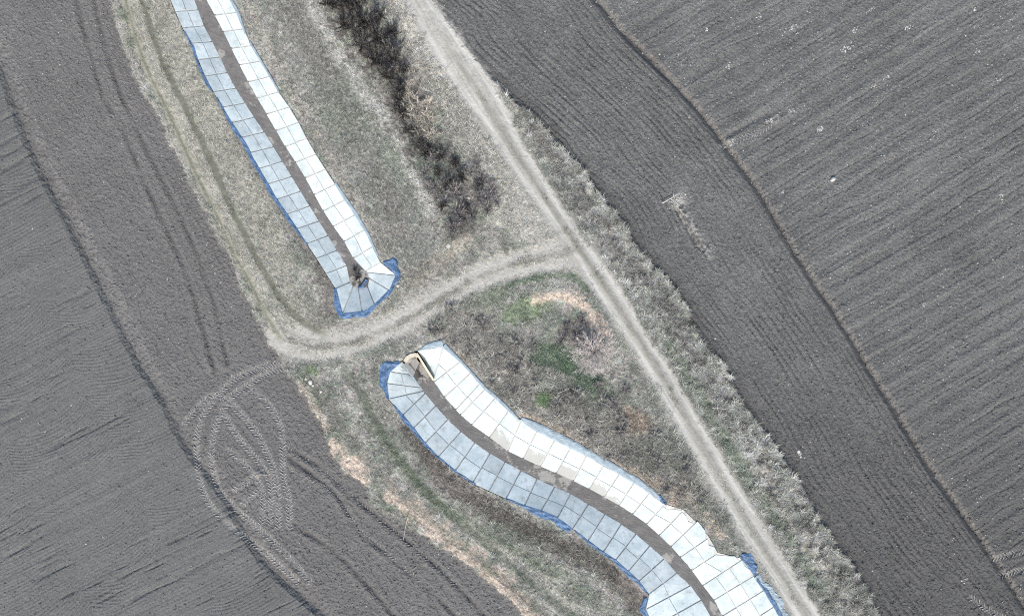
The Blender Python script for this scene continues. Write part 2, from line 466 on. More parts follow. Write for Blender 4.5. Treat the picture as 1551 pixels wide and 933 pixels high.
# --- the verge: dry grass, trodden ground
g1 = np.array((0.205, 0.199, 0.178)); g2 = np.array((0.148, 0.154, 0.132)); g3 = np.array((0.265, 0.256, 0.232))
G = g1 + (g2 - g1) * sstep(-0.25, 0.35, n20)[..., None]
G = G + (g3 - G) * (sstep(0.05, 0.6, fbm(PX / 13, PY / 13, 120, 3)) * 0.8)[..., None]
gm = vn(PX / 3.3, PY / 3.3, 150) * 0.6 + 0.5 * n6
G *= np.stack([1 - 0.10 * gm, 1 + 0.05 * gm, 1 - 0.08 * gm], -1)
G *= (1 + 0.30 * n3 + 0.24 * n2 + 0.16 * n6)[..., None]
G *= (1 + 0.10 * n60)[..., None]
C += (G - C) * mV[..., None]
grow = mV.copy()                                     # how thick the grass stands

def blob(x, y, rx, ry, deg, color, s, ragged=0.8):
    global C
    a = math.radians(deg); X = PX - x; Y = PY - y
    u = (X * math.cos(a) + Y * math.sin(a)) / rx; v = (-X * math.sin(a) + Y * math.cos(a)) / ry
    r = np.sqrt(u * u + v * v) + ragged * 0.5 * (n20 + 0.9 * n6 + 0.4 * n3)
    m = s * sstep(1.1, 0.5, r) * mV
    c = np.asarray(color, np.float32)[None, None] * 1.30 * (1 + 0.30 * n3 + 0.24 * n2)[..., None]
    C += (c - C) * m[..., None]
    return m

def stripe(P, hw, color, s, ragged=0.5, soft=0.5):
    global C
    r = seg(P, R=hw * 2 + 6) / hw + ragged * 0.6 * (n20 + 0.9 * n6 + 0.35 * n3)
    m = s * sstep(1.15, 1.15 - soft - 0.3, r) * mV
    c = np.asarray(color, np.float32)[None, None] * 1.30 * (1 + 0.30 * n3 + 0.30 * n2)[..., None]
    C += (c - C) * m[..., None]
    return m

pale = (0.235, 0.228, 0.200); brown = (0.088, 0.081, 0.073); dark = (0.052, 0.050, 0.047)
green = (0.085, 0.115, 0.066); dgreen = (0.048, 0.080, 0.047); tan = (0.285, 0.232, 0.188); olive = (0.150, 0.150, 0.098)
# beside canal A
stripe([(232,-110),(285,20),(320,110),(370,210),(430,310),(490,410),(505,470)], 20, brown, 0.75)
stripe([(250,-110),(310,40),(345,120),(395,215),(450,320)], 10, (0.07,0.066,0.06), 0.5)
stripe([(200,-110),(248,10),(290,110),(340,210),(395,310),(440,400)], 13, (0.185,0.178,0.150), 0.7)
stripe([(185,-110),(230,20),(270,110),(320,220),(370,320),(420,420),(450,470)], 36, (0.165,0.165,0.138), 0.6, 0.9)
# between canal A and the thicket
stripe([(420,-60),(470,60),(530,200),(600,330),(640,400)], 55, (0.118,0.118,0.106), 0.75)
blob(520,170,38,70,-28,(0.10,0.112,0.088),0.7); blob(600,250,35,50,-30,(0.125,0.135,0.11),0.6)
stripe([(440,20),(500,120),(540,210),(600,320)], 20, (0.095,0.09,0.082), 0.5)
stripe([(360,-20),(400,60),(470,190),(530,290),(580,380)], 10, (0.165,0.155,0.135), 0.6)
stripe([(450,-60),(490,40),(545,130),(590,190),(625,260),(650,320)], 13, (0.215,0.212,0.192), 0.8)
# between thicket and road
stripe([(555,-110),(600,0),(640,90),(690,170),(740,250),(770,320)], 34, (0.205,0.196,0.172), 0.8)
stripe([(585,-40),(615,30),(650,80),(690,140)], 12, (0.25,0.24,0.21), 0.7)
mth1 = stripe([(470,-118),(505,-20),(545,50),(590,110),(612,150),(628,195),(645,225)], 34, (0.062,0.057,0.053), 0.78, 1.1)  # thicket floor; lower end also paints the shadow left of the reeds
mth2 = stripe([(640,205),(672,250),(690,290),(700,335)], 34, (0.060,0.060,0.055), 0.9, 0.7)
blob(735,290,30,38,-20,(0.105,0.098,0.09),0.8); blob(655,255,22,30,-20,(0.09,0.11,0.085),0.6)
# junction
blob(795,345,80,42,50,(0.20,0.197,0.172),0.8); blob(690,375,40,14,-28,(0.23,0.21,0.175),0.6)
blob(640,420,60,26,-28,(0.145,0.132,0.112),0.6); blob(600,350,30,20,20,(0.12,0.11,0.095),0.5)
blob(440,510,60,26,20,(0.195,0.183,0.158),0.75)
blob(820,372,62,34,45,(0.225,0.218,0.188),0.85); blob(740,408,70,26,-25,(0.215,0.205,0.175),0.75); blob(600,480,80,26,-28,(0.205,0.195,0.168),0.7); blob(480,518,80,26,5,(0.215,0.205,0.178),0.8); blob(425,505,26,40,-30,(0.22,0.21,0.182),0.7)
# land between canal B and the road
stripe([(700,490),(760,540),(800,610),(900,650),(1000,720),(1040,745)], 44, (0.140,0.132,0.118), 0.75)
blob(800,465,52,24,-20,(0.092,0.118,0.072),0.8); blob(745,450,40,20,-25,(0.11,0.125,0.09),0.6)
mgr = blob(838,540,34,20,20,dgreen,0.75,1.9); mgr = np.maximum(mgr, blob(862,556,24,12,30,dgreen,0.9,1.5)); mgr = np.maximum(mgr, blob(900,590,40,16,25,dgreen,0.75,1.6)); mgr = np.maximum(mgr, blob(825,604,10,13,25,(0.075,0.125,0.05),0.85,1.6))
blob(880,500,45,28,20,(0.13,0.117,0.105),0.7); blob(960,640,40,24,30,(0.15,0.115,0.088),0.7)
blob(860,600,50,22,25,(0.075,0.073,0.066),0.6); blob(980,690,50,30,30,(0.075,0.078,0.066),0.6); blob(1040,700,30,40,-30,(0.105,0.11,0.09),0.5)
stripe([(812,452),(850,447),(880,458),(900,480),(915,500)], 12, tan, 0.85, 0.9)
stripe([(770,430),(830,417),(870,420),(890,440)], 7, (0.065,0.085,0.058), 0.85, 0.5)
stripe([(905,450),(930,490),(950,530)], 8, (0.085,0.10,0.078), 0.6, 0.7)
stripe([(795,630),(850,655),(910,690),(985,728),(1040,755),(1090,810)], 8, (0.205,0.175,0.140), 0.8, 0.6)
blob(790,628,9,6,30,tan,0.8); blob(1020,762,10,7,30,tan,0.9); blob(700,540,18,8,45,(0.19,0.165,0.135),0.6)
stripe([(960,560),(1000,640),(1050,730),(1110,800),(1180,890)], 12, (0.10,0.10,0.088), 0.6)
# left and below canal B
stripe([(620,650),(680,730),(760,780),(850,825),(920,865),(975,930),(1010,1000)], 20, (0.082,0.073,0.063), 0.85)
stripe([(560,640),(640,740),(730,810),(830,860),(930,930)], 13, (0.105,0.112,0.088), 0.6)
stripe([(550,600),(600,690),(680,775),(780,835),(860,905),(930,1000)], 8, (0.08,0.10,0.068), 0.5)
stripe([(700,800),(790,855),(870,920),(940,1000)], 14, (0.19,0.183,0.16), 0.65)
stripe([(505,672),(525,695),(550,725)], 15, tan, 0.85, 1.1)
stripe([(590,755),(625,775),(665,805),(700,835),(760,885),(810,940)], 16, tan, 0.8, 1.2)
stripe([(450,580),(475,615),(495,650)], 8, (0.24,0.21,0.172), 0.7)
blob(640,880,0.1,0.1,0,pale,0); blob(470,560,14,9,20,(0.10,0.13,0.075),0.8); blob(482,548,8,8,0,(0.055,0.062,0.048),0.8)
blob(575,620,30,40,-35,(0.125,0.12,0.102),0.5)
# NE verge of the road
mne = sstep(4, 14, dRR) * mV * sstep(120, 200, PY)
lay((0.185, 0.183, 0.165), mne * 0.5); C *= (1 + mne * np.clip(0.9 * n6 + 0.7 * fbm(PX / 10, PY / 10, 160, 2), -0.7, 1.0))[..., None]
stripe([(830,230),(880,310),(930,380),(985,440),(1040,520),(1100,620)], 16, (0.118,0.116,0.110), 0.6, 1.0)
stripe([(1010,520),(1060,600),(1110,690),(1180,790),(1250,900)], 12, (0.090,0.112,0.078), 0.6, 1.1)
stripe([(1150,720),(1190,780),(1240,850),(1290,930)], 14, (0.20,0.19,0.165), 0.6, 0.9)
# broken edge of the left verge, painted pale as a sunlit bank
lay(pale, 0.8 * sstep(-1, 2, dG) * sstep(13, 5, dG + 5 * n20) * sstep(560, 500, PY) * sstep(-0.6, 0.2, n6 + 0.5 * n20))
lay((0.095, 0.115, 0.07), 0.45 * np.exp(-((dG - 14) / 5) ** 2) * sstep(0.0, 0.3, n20) * mV)
# verge relief
Z += mV * (0.05 * n6 + 0.03 * n3 + 0.07 * n20 + 0.012 * n2)
Z += mV * 0.07 * np.clip(fbm(PX / 9, PY / 9, 130, 2), -1, 1) * sstep(0, 20, dRR) * 1.5
Z += 0.10 * sstep(0, 2, dE * -1) * sstep(24, 6, -dE) * mV * 0.8 + 0.10 * sstep(0, 2, dG) * sstep(18, 6, dG)
# --- roads and tracks
C *= (1 - mV[..., None] * np.array((-0.17, -0.17, -0.15), np.float32))
mid = 0.5 * (dRL + dRR); half = 0.5 * (dRL - dRR)
roadm = sstep(half + 18, half + 1, np.abs(mid) + 5 * n20 + 4.5 * n6 + 3.0 * n3)
strip_mid = np.exp(-(mid / 4.5) ** 2)
rc = np.array((0.255, 0.248, 0.218), np.float32)
RC = rc[None, None] * (1 + 0.22 * n20 + 0.10 * n3 + 0.12 * n2 + 0.10 * n6)[..., None]
stn = fbm(alM / 60, _ / 4, 140, 3); stf = fbm(alM / 40, _ / 1.8, 145, 2)
RC = RC * (1 + 0.16 * stn + 0.22 * stf)[..., None]
RC = RC * (1 + 0.22 * sstep(260, 120, PY))[..., None]
C += (RC - C) * (roadm * 0.9)[..., None]
for dd in (dRL, dRR):
    lay((0.425, 0.416, 0.378), roadm * 0.9 * np.exp(-((dd + 2.2 * n20 + 1.0 * n6) / 5.5) ** 2) * (0.7 + 0.3 * sstep(-0.4, 0.4, stn + stf)))
lay((0.165, 0.165, 0.135), roadm * (0.35 + 0.5 * sstep(-0.1, 0.35, n20 + stn * 0.6)) * strip_mid * sstep(20, 160, PY) * (1 - 0.45 * sstep(520, 680, PY)))
for dd in (dRL, dRR):                               # damp thin tyre lines
    lay((0.22, 0.215, 0.195), roadm * 0.55 * np.exp(-((dd - 2) / 1.6) ** 2) * sstep(0.05, 0.4, vn(alM / 50, dd / 9, 141)))
Z *= (1 - 0.85 * roadm)
Z += roadm * (0.004 * n3 + 0.004 * n2 + 0.005 * stn) + roadm * 0.03 * strip_mid
Z -= 0.06 * roadm * (np.exp(-(dRL / 5) ** 2) + np.exp(-(dRR / 5) ** 2))
grow *= 1 - roadm
grow += 0.35 * roadm * strip_mid * sstep(0.0, 0.4, n20 + n6) * sstep(100, 200, PY)
dB1 = seg(BR1); dB2 = seg(BR2)
trk = np.zeros_like(Z)
for q, c, s, wd in ((dB1, (0.27,0.26,0.228), 0.8, 9), (dB2, (0.255,0.245,0.215), 0.6, 9),
                    (seg(LT), (0.250,0.242,0.190), 0.85, 6.5), (seg(LT2), (0.105,0.105,0.080), 0.9, 5.5)):
    m = s * sstep(1.5, 0.4, q / wd + 0.35 * n20 + 0.2 * n6) * sstep(-4, 4, dG)
    cc = np.asarray(c, np.float32)[None, None] * 1.12 * (1 + 0.10 * n3 + 0.08 * n2)[..., None]
    C += (cc - C) * m[..., None]
    Z = Z * (1 - 0.7 * m) - 0.05 * m
    trk = np.maximum(trk, m)
lay((0.120, 0.122, 0.088), 0.75 * np.exp(-((seg(LT) + 1.5 * n20) / 2.4) ** 2) * mV)
q = seg([((a[0]+b[0])/2,(a[1]+b[1])/2) for a,b in zip(LT,LT2)], R=30); lay((0.30, 0.288, 0.242), 0.8 * sstep(10, 5, q + 3 * n20) * mV)
q = seg([(b[0]+22,b[1]-4) for b in LT2], R=30); lay((0.255, 0.245, 0.207), 0.65 * sstep(14, 6, q + 4 * n20) * mV)
lay((0.22, 0.21, 0.182), 0.6 * sstep(32, 18, dB1 + 5 * n20) * sstep(25, 15, dB2) * (1 - trk))
for P, c in ((LOWT, (0.085,0.10,0.072)), (LOWT2, (0.15,0.148,0.122))):
    m = 0.6 * sstep(1.5, 0.4, seg(P) / 6 + 0.5 * n20) * mV; lay(c, m); Z -= 0.04 * m
grow *= 1 - trk
jun = np.zeros_like(Z)
for (x, y, rx, ry, dg) in [(822,368,58,34,48),(750,402,75,24,-22),(640,452,75,24,-28),(540,500,75,24,-18),(450,515,55,24,5),(420,495,22,36,-30)]:
    a = math.radians(dg); X = PX - x; Y = PY - y
    u = (X * math.cos(a) + Y * math.sin(a)) / rx; v = (-X * math.sin(a) + Y * math.cos(a)) / ry
    jun = np.maximum(jun, sstep(1.15, 0.45, np.sqrt(u * u + v * v) + 0.45 * (n20 + 0.6 * n6 + 0.3 * n3)))
jun *= mV * (1 - roadm)
jc = np.array((0.285, 0.273, 0.242), np.float32)[None, None] * (1 + 0.16 * n20 + 0.14 * n3 + 0.12 * n2)[..., None]
C += (jc - C) * (0.72 * jun * (1 - trk))[..., None]
lay((0.175, 0.17, 0.14), 0.7 * np.exp(-((dB1 - dB2) / 9) ** 2) * sstep(32, 22, dB1) * mV * sstep(-0.5, 0.2, n20 + n6))
lay((0.175, 0.17, 0.14), 0.5 * np.exp(-((dB2 - 17) / 5) ** 2) * sstep(22, 30, dB1) * mV * sstep(-0.2, 0.3, n20 + n6))
for q in (dB1, dB2):
    lay((0.37, 0.357, 0.318), 0.75 * np.exp(-((q + 2 * n20) / 6) ** 2) * mV * (1 - roadm))
grow *= 1 - 0.75 * jun
bare = np.zeros_like(Z)
for P, hw in (([(812,452),(850,447),(880,458),(900,480),(915,500)], 10), ([(505,672),(525,695),(550,725)], 12), ([(590,755),(665,805),(760,885)], 12)):
    bare = np.maximum(bare, sstep(1.2, 0.6, seg(P) / hw))
grow *= 1 - 0.8 * bare
Z += 0.25 * np.exp(-(seg([(812,452),(850,447),(880,458),(900,480),(915,500)]) / 12) ** 2)
# rim of soil along the canals is low, then the ground is cut for them
dA = np.minimum(seg(polyA + polyA[:1], sm=False), seg(polyB + polyB[:1], sm=False))
Z = Z * (1 - 0.7 * sstep(8, 2, dA)) - 0.03 * sstep(6, 1, dA)
grow *= sstep(2.0, 5.0, dA)
grow[canal] = 0
Z[canal] = -3.2
C = np.clip(C, 0.012, 0.6)

KZ = S * (H - np.where(canal, 0, Z)) / H
V = np.stack([(PX - CX) * KZ, -(PY - CY) * KZ, Z], -1).reshape(-1, 3)
Cf = C.reshape(-1, 3)
idx = np.arange(NXg * NYg).reshape(NYg, NXg)
Q = np.stack([idx[:-1, :-1], idx[1:, :-1], idx[1:, 1:], idx[:-1, 1:]], -1)
reg = np.full(PX.shape, 2, np.int8)                  # 2 verge
reg[(dF < 0)] = 0; reg[(dF >= 0) & (dG < 0)] = 1; reg[(dE > 0) & (dT < 0)] = 3; reg[dT >= 0] = 4
reg[(roadm > 0.5) & (reg == 2)] = 5
reg[(trk > 0.35) & (reg == 2)] = 6
reg = reg[:-1, :-1]; cq = canal[:-1, :-1] & canal[1:, :-1] & canal[1:, 1:] & canal[:-1, 1:]

def ground_piece(name, r, mat):
    q = Q[(reg == r) & ~cq]
    u, inv = np.unique(q, return_inverse=True)
    o = mesh_np(name, V[u], inv.reshape(q.shape), mat, None, Cf[u])
    return props(o, kind="structure")
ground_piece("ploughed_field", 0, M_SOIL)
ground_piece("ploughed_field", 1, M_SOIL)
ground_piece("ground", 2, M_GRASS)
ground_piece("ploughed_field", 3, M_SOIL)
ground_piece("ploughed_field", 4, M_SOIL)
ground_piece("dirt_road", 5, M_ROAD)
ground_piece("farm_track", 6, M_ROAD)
# the land beyond, out to the horizon
x0, x1 = (gx[0] - CX) * S, (gx[-1] - CX) * S; y0, y1 = -(gy[-1] - CY) * S, -(gy[0] - CY) * S
i0, i1, j0, j1 = x0 + .5, x1 - .5, y0 + .5, y1 - .5; B = 4000
mesh_py("terrain", [(-B,-B,-.35),(B,-B,-.35),(B,B,-.35),(-B,B,-.35),(i0,j0,-.35),(i1,j0,-.35),(i1,j1,-.35),(i0,j1,-.35)],
        [(0,1,5,4),(1,2,6,5),(2,3,7,6),(3,0,4,7)], plain("field_soil", (0.082,0.082,0.082), 1, 0.35, 0.6))["kind"] = "structure"

def zat(px, py):
    i = int(np.clip(round((px - gx[0]) / STEP), 0, NXg - 1)); j = int(np.clip(round((py - gy[0]) / STEP), 0, NYg - 1))
    return float(Z[j, i])

# ------------------------------------------------------------------ canals
def slab(parent, P, Nn, silt, rag=0.0, name="slab"):
    """one cast slab on the four 3-D corners P (inner0, inner1, outer1, outer0)"""
    n = 4
    a, b, c, e = P
    top = []; sil = []
    lift = random.uniform(-0.008, 0.012)
    for j in range(n):
        t = j / (n - 1)
        for i in range(n):
            s = i / (n - 1)
            p = (a * (1 - s) + b * s) * (1 - t) + (e * (1 - s) + c * s) * t
            if rag and j == n - 1: p = p + (a - e).normalized() * random.uniform(-0.4, 1) * rag
            if i in (0, n - 1) or j in (0, n - 1):
                p = p + Vector((random.uniform(-1, 1), random.uniform(-1, 1), 0)) * 0.008
            top.append(p + Nn * (0.03 + lift + random.uniform(-.004, .004))); sil.append(silt[0] * (1 - t) + silt[1] * t)
    F = [(j * n + i, j * n + i + 1, (j + 1) * n + i + 1, (j + 1) * n + i) for j in range(n - 1) for i in range(n - 1)]
    ring = [i for i in range(n)] + [j * n + n - 1 for j in range(1, n)] + [(n - 1) * n + i for i in range(n - 2, -1, -1)] + [j * n for j in range(n - 2, 0, -1)]
    k = len(top)
    V = top + [top[i] - Nn * 0.07 for i in ring]
    m = len(ring)
    F += [(ring[(i + 1) % m], ring[i], k + i, k + (i + 1) % m) for i in range(m)]
    if (V[F[0][1]] - V[F[0][0]]).cross(V[F[0][2]] - V[F[0][0]]).dot(Nn) < 0:
        F = [f[::-1] for f in F]
    o = mesh_py(name, V, F, M_SLAB, parent)
    at_ = o.data.attributes.new("silt", 'FLOAT', 'POINT')
    at_.data.foreach_set("value", np.array(sil + [0] * m, np.float32))
    return o

def bank(parent, rows, zin, cols=2, rag=lambda i: 0.0, siltf=lambda i, j: (0, 0), split=None):
    """rows: list of (inner, outer) joint lines in plan; lays mortar bed and slabs"""
    Vb = []; Fb = []
    zo = 0.05
    for i in range(len(rows) - 1):
        A0, B0 = at(*rows[i][0], zin), at(*rows[i][1], zo); A1, B1 = at(*rows[i + 1][0], zin), at(*rows[i + 1][1], zo)
        k = len(Vb); m = 5
        for u in range(m):
            for v in range(m):
                Vb.append(A0.lerp(A1, u / (m - 1)).lerp(B0.lerp(B1, u / (m - 1)), v / (m - 1)) + Vector((0, 0, -0.025)))
        Fb += [(k + u * m + v, k + (u + 1) * m + v, k + (u + 1) * m + v + 1, k + u * m + v + 1) for u in range(m - 1) for v in range(m - 1)]
    mesh_py("joint_bed", Vb, Fb, M_MORTAR, parent)
    for i in range(len(rows) - 1):
        A0, B0 = at(*rows[i][0], zin), at(*rows[i][1], zo); A1, B1 = at(*rows[i + 1][0], zin), at(*rows[i + 1][1], zo)
        nn = (A1 - A0 + B1 - B0).cross(B0 - A0 + B1 - A1).normalized()
        if nn.z < 0: nn = -nn
        cs = cols(i) if callable(cols) else cols
        ts = np.linspace(0, 1, cs + 1)
        if cs == 2: ts[1] += random.uniform(-.025, .025)
        g = 0.07
        for j in range(cs):
            def edge(t0, P, R): return P.lerp(R, t0)
            a = edge(ts[j], A0, B0); e = edge(ts[j + 1], A0, B0); b = edge(ts[j], A1, B1); c = edge(ts[j + 1], A1, B1)
            def shrink(p, q, gg):
                L = (q - p).length
                if L < 0.22: return p.lerp(q, 0.1), q.lerp(p, 0.1)
                return p + (q - p) * (gg / L), q - (q - p) * (gg / L)
            a, b = shrink(a, b, g); e, c = shrink(e, c, g)
            a, e = shrink(a, e, g * 0.5); b, c = shrink(b, c, g * 0.5)
            slab(parent, (a, b, c, e), nn, siltf(i, j), rag(i) if j == cs - 1 else 0.0)

def bed(parent, L, R, zt, col, over=4.0, seed=1, amp=0.03, up=0.03):
    """silt on the canal bottom between the two toe lines"""
    n = max(len(L), len(R))
    L = resample(smooth_line(L, 4), 4.0); R_ = resample(smooth_line(R, 4), 4.0)
    n = max(len(L), len(R_)); t = np.linspace(0, 1, n)
    L = np.c_[np.interp(t, np.linspace(0, 1, len(L)), L[:, 0]), np.interp(t, np.linspace(0, 1, len(L)), L[:, 1])]
    R_ = np.c_[np.interp(t, np.linspace(0, 1, len(R_)), R_[:, 0]), np.interp(t, np.linspace(0, 1, len(R_)), R_[:, 1])]
    W = 15; Vs = []; cl = []
    for i in range(n):
        dv = (R_[i] - L[i]); ln = np.hypot(*dv) + 1e-6; dv = dv / ln
        for k in range(W):
            s = k / (W - 1); p = L[i] - dv * over + dv * (ln + 2 * over) * s
            nz = float(fbm(np.array([p[0] / 9]), np.array([p[1] / 9]), 200 + seed, 3)[0]); n1 = float(vn(np.array([p[0] / 2.5]), np.array([p[1] / 2.5]), 210 + seed)[0])
            v = at(p[0], p[1], zt); v.z = zt + up + amp * (1.6 * nz + 0.5 * n1); Vs.append(v)
            c = np.array(col) * (1 + 0.2 * nz + 0.1 * n1)
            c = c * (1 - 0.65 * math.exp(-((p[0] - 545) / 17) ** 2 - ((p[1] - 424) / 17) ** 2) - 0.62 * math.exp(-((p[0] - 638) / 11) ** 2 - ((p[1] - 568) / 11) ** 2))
            pass
            cl.append(c)
    F = [(i * W + k, i * W + k + 1, (i + 1) * W + k + 1, (i + 1) * W + k) for i in range(n - 1) for k in range(W - 1)]
    return mesh_np("canal_bed", np.array([tuple(v) for v in Vs]), np.array(F), M_SILT, parent, np.array(cl))

def membrane(parent, P, width, mat, z=0.08, seed=0, inward=1.5, sidesgn=1, name="membrane", wr=0.09):
    fv = 0.25 if (mat is M_PALEBLUE and wr == 0.09) else 1.0
    wr = wr * (0.35 if fv < 1 else 1)
    """sheet of liner that sticks out past the slabs; width is a number or a list along P"""
    P0 = np.asarray(P, float)
    Wd = np.full(len(P0), width, float) if np.isscalar(width) else np.asarray(width, float)
    if mat is M_BLUE: Wd = np.where(Wd < 8, Wd * 0.72, Wd)
    L0 = np.r_[0, np.cumsum(np.hypot(*np.diff(P0, axis=0).T))]
    Q_ = resample(P0, 3.0); n = len(Q_); Lq = np.linspace(0, L0[-1], n); Wq = np.interp(Lq, L0, Wd)
    T = np.gradient(Q_, axis=0); T /= np.hypot(T[:, 0], T[:, 1])[:, None]; Nn = np.c_[-T[:, 1], T[:, 0]] * sidesgn
    K = 6; Vs = []
    r = np.random.default_rng(seed + 5)
    ph = r.random(4) * 6
    for i in range(n):
        wv = max(0.3, Wq[i] * (1 + fv * (0.16 * math.sin(Lq[i] / 9.1 + ph[0]) + 0.10 * math.sin(Lq[i] / 4.1 + ph[1]) + 0.08 * r.uniform(-1, 1))))
        for k in range(K):
            s = k / (K - 1); p = Q_[i] + Nn[i] * (-inward + (wv + inward) * s)
            zz = z + (max(zat(*p), 0) if zat(*p) > -1 else 0) + wr * math.sin(Lq[i] / 3.3 + 7 * s + ph[2]) * s * (1.2 - s) + wr * 0.35 * r.uniform(-1, 1) * s
            if k == K - 1: zz -= 0.05
            if k == 0: zz = z - 0.03
            i_ = int((p[0] - gx[0]) / STEP); j_ = int((p[1] - gy[0]) / STEP)
            if z > -0.2: grow[max(0, j_ - 1):j_ + 3, max(0, i_ - 1):i_ + 3] *= 0.1
            Vs.append(at(p[0], p[1], zz))
    F = [(i * K + k, i * K + k + 1, (i + 1) * K + k + 1, (i + 1) * K + k) for i in range(n - 1) for k in range(K - 1)]
    o = mesh_py(name, Vs, F, mat, parent)
    sm = o.modifiers.new("thickness", 'SOLIDIFY'); sm.thickness = 0.012
    return o

# canal A
canalA = empty("irrigation_canal", (0, 0, 0), "long straight concrete slab canal whose blunt rounded end stops short of the cross track", "canal", "concrete lined irrigation canals")
def rows_between(I, O, step, s0):
    Ol = resample(smooth_line(O, 4), 1.0); Il = resample(smooth_line(I, 4), 1.0)
    n = int(round(len(Ol) / step)); out = []
    for i in range(n + 1):
        t = i / n
        out.append((tuple(Il[int(round(t * (len(Il) - 1)))]), tuple(Ol[int(round(t * (len(Ol) - 1)))])))
    return out
rw = rows_between(A_IL, A_OL, 27.4, 0); re = rows_between(A_IR, A_OR, 26.8, 0)
rs = random.Random(3)
bank(canalA, rw, ZA, 2, siltf=lambda i, j: (rs.choice([0, 0.1, 0.25]), 0.0) if j == 0 else (0, 0))
bank(canalA, re, ZA, 2, siltf=lambda i, j: (rs.choice([0, 0.15, 0.35]), 0.0) if j == 0 else (rs.choice([0, 0, 0.1]), rs.choice([0, 0, 0.25])))
bank(canalA, A_FAN, ZA, 1)
bed(canalA, A_IL + [(537,435),(549,442)], A_IR + [(561,416),(561,432)], ZA, (0.132, 0.126, 0.118), 2.5, 1)
# canal B
canalB = empty("irrigation_canal", (0, 0, 0), "curved concrete slab canal that starts at a culvert headwall and bends down to the right", "canal", "concrete lined irrigation canals")
siltB = {5: .2, 6: .25, 7: .85, 8: .35, 9: 1.0, 10: .5, 11: 1.0, 12: .5, 13: .9, 14: .65, 15: .2, 17: .25, 18: .3, 19: .2, 20: .25, 22: .3, 23: .35, 24: .25}
bank(canalB, B_NE, ZB, lambda i: 3 if i >= 22 else (1 if i == 0 else 2), rag=lambda i: 0.55 if 17 <= i <= 22 else 0.06,
     siltf=lambda i, j: (siltB.get(i, 0.05), siltB.get(i, 0.05) * 0.42) if j == 0 else (rs.choice([0, .05, .15]) if i > 17 else 0, 0))
bank(canalB, B_SW, ZB, lambda i: 1 if i == 0 else 2, rag=lambda i: 0.05, siltf=lambda i, j: (rs.choice([.05, .1, .2]), 0.05) if j == 0 else (0.0, 0.0))
bed(canalB, [a for a, _ in B_SW], [a for a, _ in B_NE], ZB, (0.128, 0.123, 0.115), 2.5, 2)
def ob(o, p, q):    # outer edge points p..q of a bank
    return [b for _, b in o[p:q + 1]]
membrane(canalA, [(279,48),(293,72),(301,100)], [1, 4, 2], M_BLUE, seed=1)
membrane(canalA, [(301,98),(312,122),(322,140)], [3, 5, 1], M_BLUE, seed=2)
membrane(canalA, [(328,148),(346,180),(372,219),(394,260),(417,300),(443,338),(466,372)], [1, 4, 6, 6, 5, 5, 1], M_BLUE, seed=3)
membrane(canalA, [(508,437),(518,476),(549,473),(568,462)], [6, 8, 8, 5], M_BLUE, seed=4)
membrane(canalA, [(568,462),(590,440),(600,417),(590,404),(580,398)], [4, 6, 8, 14, 3], M_BLUE, seed=5, wr=0.14)
membrane(canalA, [(543,437),(550,434),(556,424)], 4, M_BLUE, z=ZA + 0.2, seed=6, sidesgn=-1)
membrane(canalA, [(349,0),(360,22),(372,52)][::-1], [1, 4, 3], M_PALEBLUE, seed=7)
membrane(canalA, [(378,64),(401,103),(423,141)][::-1], 2, M_PALEBLUE, seed=8)
membrane(canalA, [(507,278),(540,328),(556,354),(572,388)][::-1], [2, 3, 4, 3], M_PALEBLUE, seed=9)
membrane(canalB, [(606,549),(590,562),(585,580),(588,604)][::-1], [6, 14, 11, 3][::-1], M_BLUE, seed=11, sidesgn=-1, wr=0.14)
membrane(canalB, [(596,614),(612,631),(626,648),(643,671),(663,692),(689,713),(720,734)], [1, 7, 7, 4, 2, 2, 1], M_BLUE, seed=12)
membrane(canalB, [(766,755),(794,766),(819,774),(844,784),(866,800)], [1, 4, 9, 10, 8], M_BLUE, seed=13)
membrane(canalB, [(870,803),(890,819),(913,836),(932,848),(951,865),(967,880),(981,898)], [1, 4, 3, 6, 7, 6, 3], M_BLUE, seed=14)
membrane(canalB, [(979,905),(976,922),(985,940)], [3, 8, 6], M_BLUE, seed=15)
membrane(canalB, [(634,531),(652,526),(671,524)], [2, 7, 9], M_PALEBLUE, seed=16, sidesgn=-1)
membrane(canalB, [(671,525),(697,547),(714,565),(734,589),(750,602),(770,621),(787,636)], [6, 3, 2, 4, 4, 4, 1], M_PALEBLUE, seed=17, sidesgn=-1)
membrane(canalB, [(789,635),(813,652),(840,665),(864,677),(888,689),(914,703),(938,717),(960,730),(983,745),(1000,757)], [5, 11, 12, 11, 10, 9, 9, 9, 7, 5], M_PALEBLUE, seed=18, sidesgn=-1)
membrane(canalB, [(998,752),(1004,760),(1010,764)], [5, 6, 2], M_BLUE, seed=19, sidesgn=-1, wr=0.15)
membrane(canalB, [(1120,842),(1127,849),(1138,863),(1144,872)], [6, 13, 13, 3], M_BLUE, seed=20, sidesgn=-1, wr=0.2)
membrane(canalB, [(1143,874),(1157,893),(1172,918),(1190,948),(1210,980)], [8, 12, 13, 13, 13], M_PALEBLUE, seed=21, sidesgn=-1, wr=0.12)
membrane(canalB, [(1147,878),(1159,895),(1174,920),(1192,950),(1212,982)], [3, 5, 7, 7, 7], M_BLUE, z=0.14, seed=22, sidesgn=-1, wr=0.1)

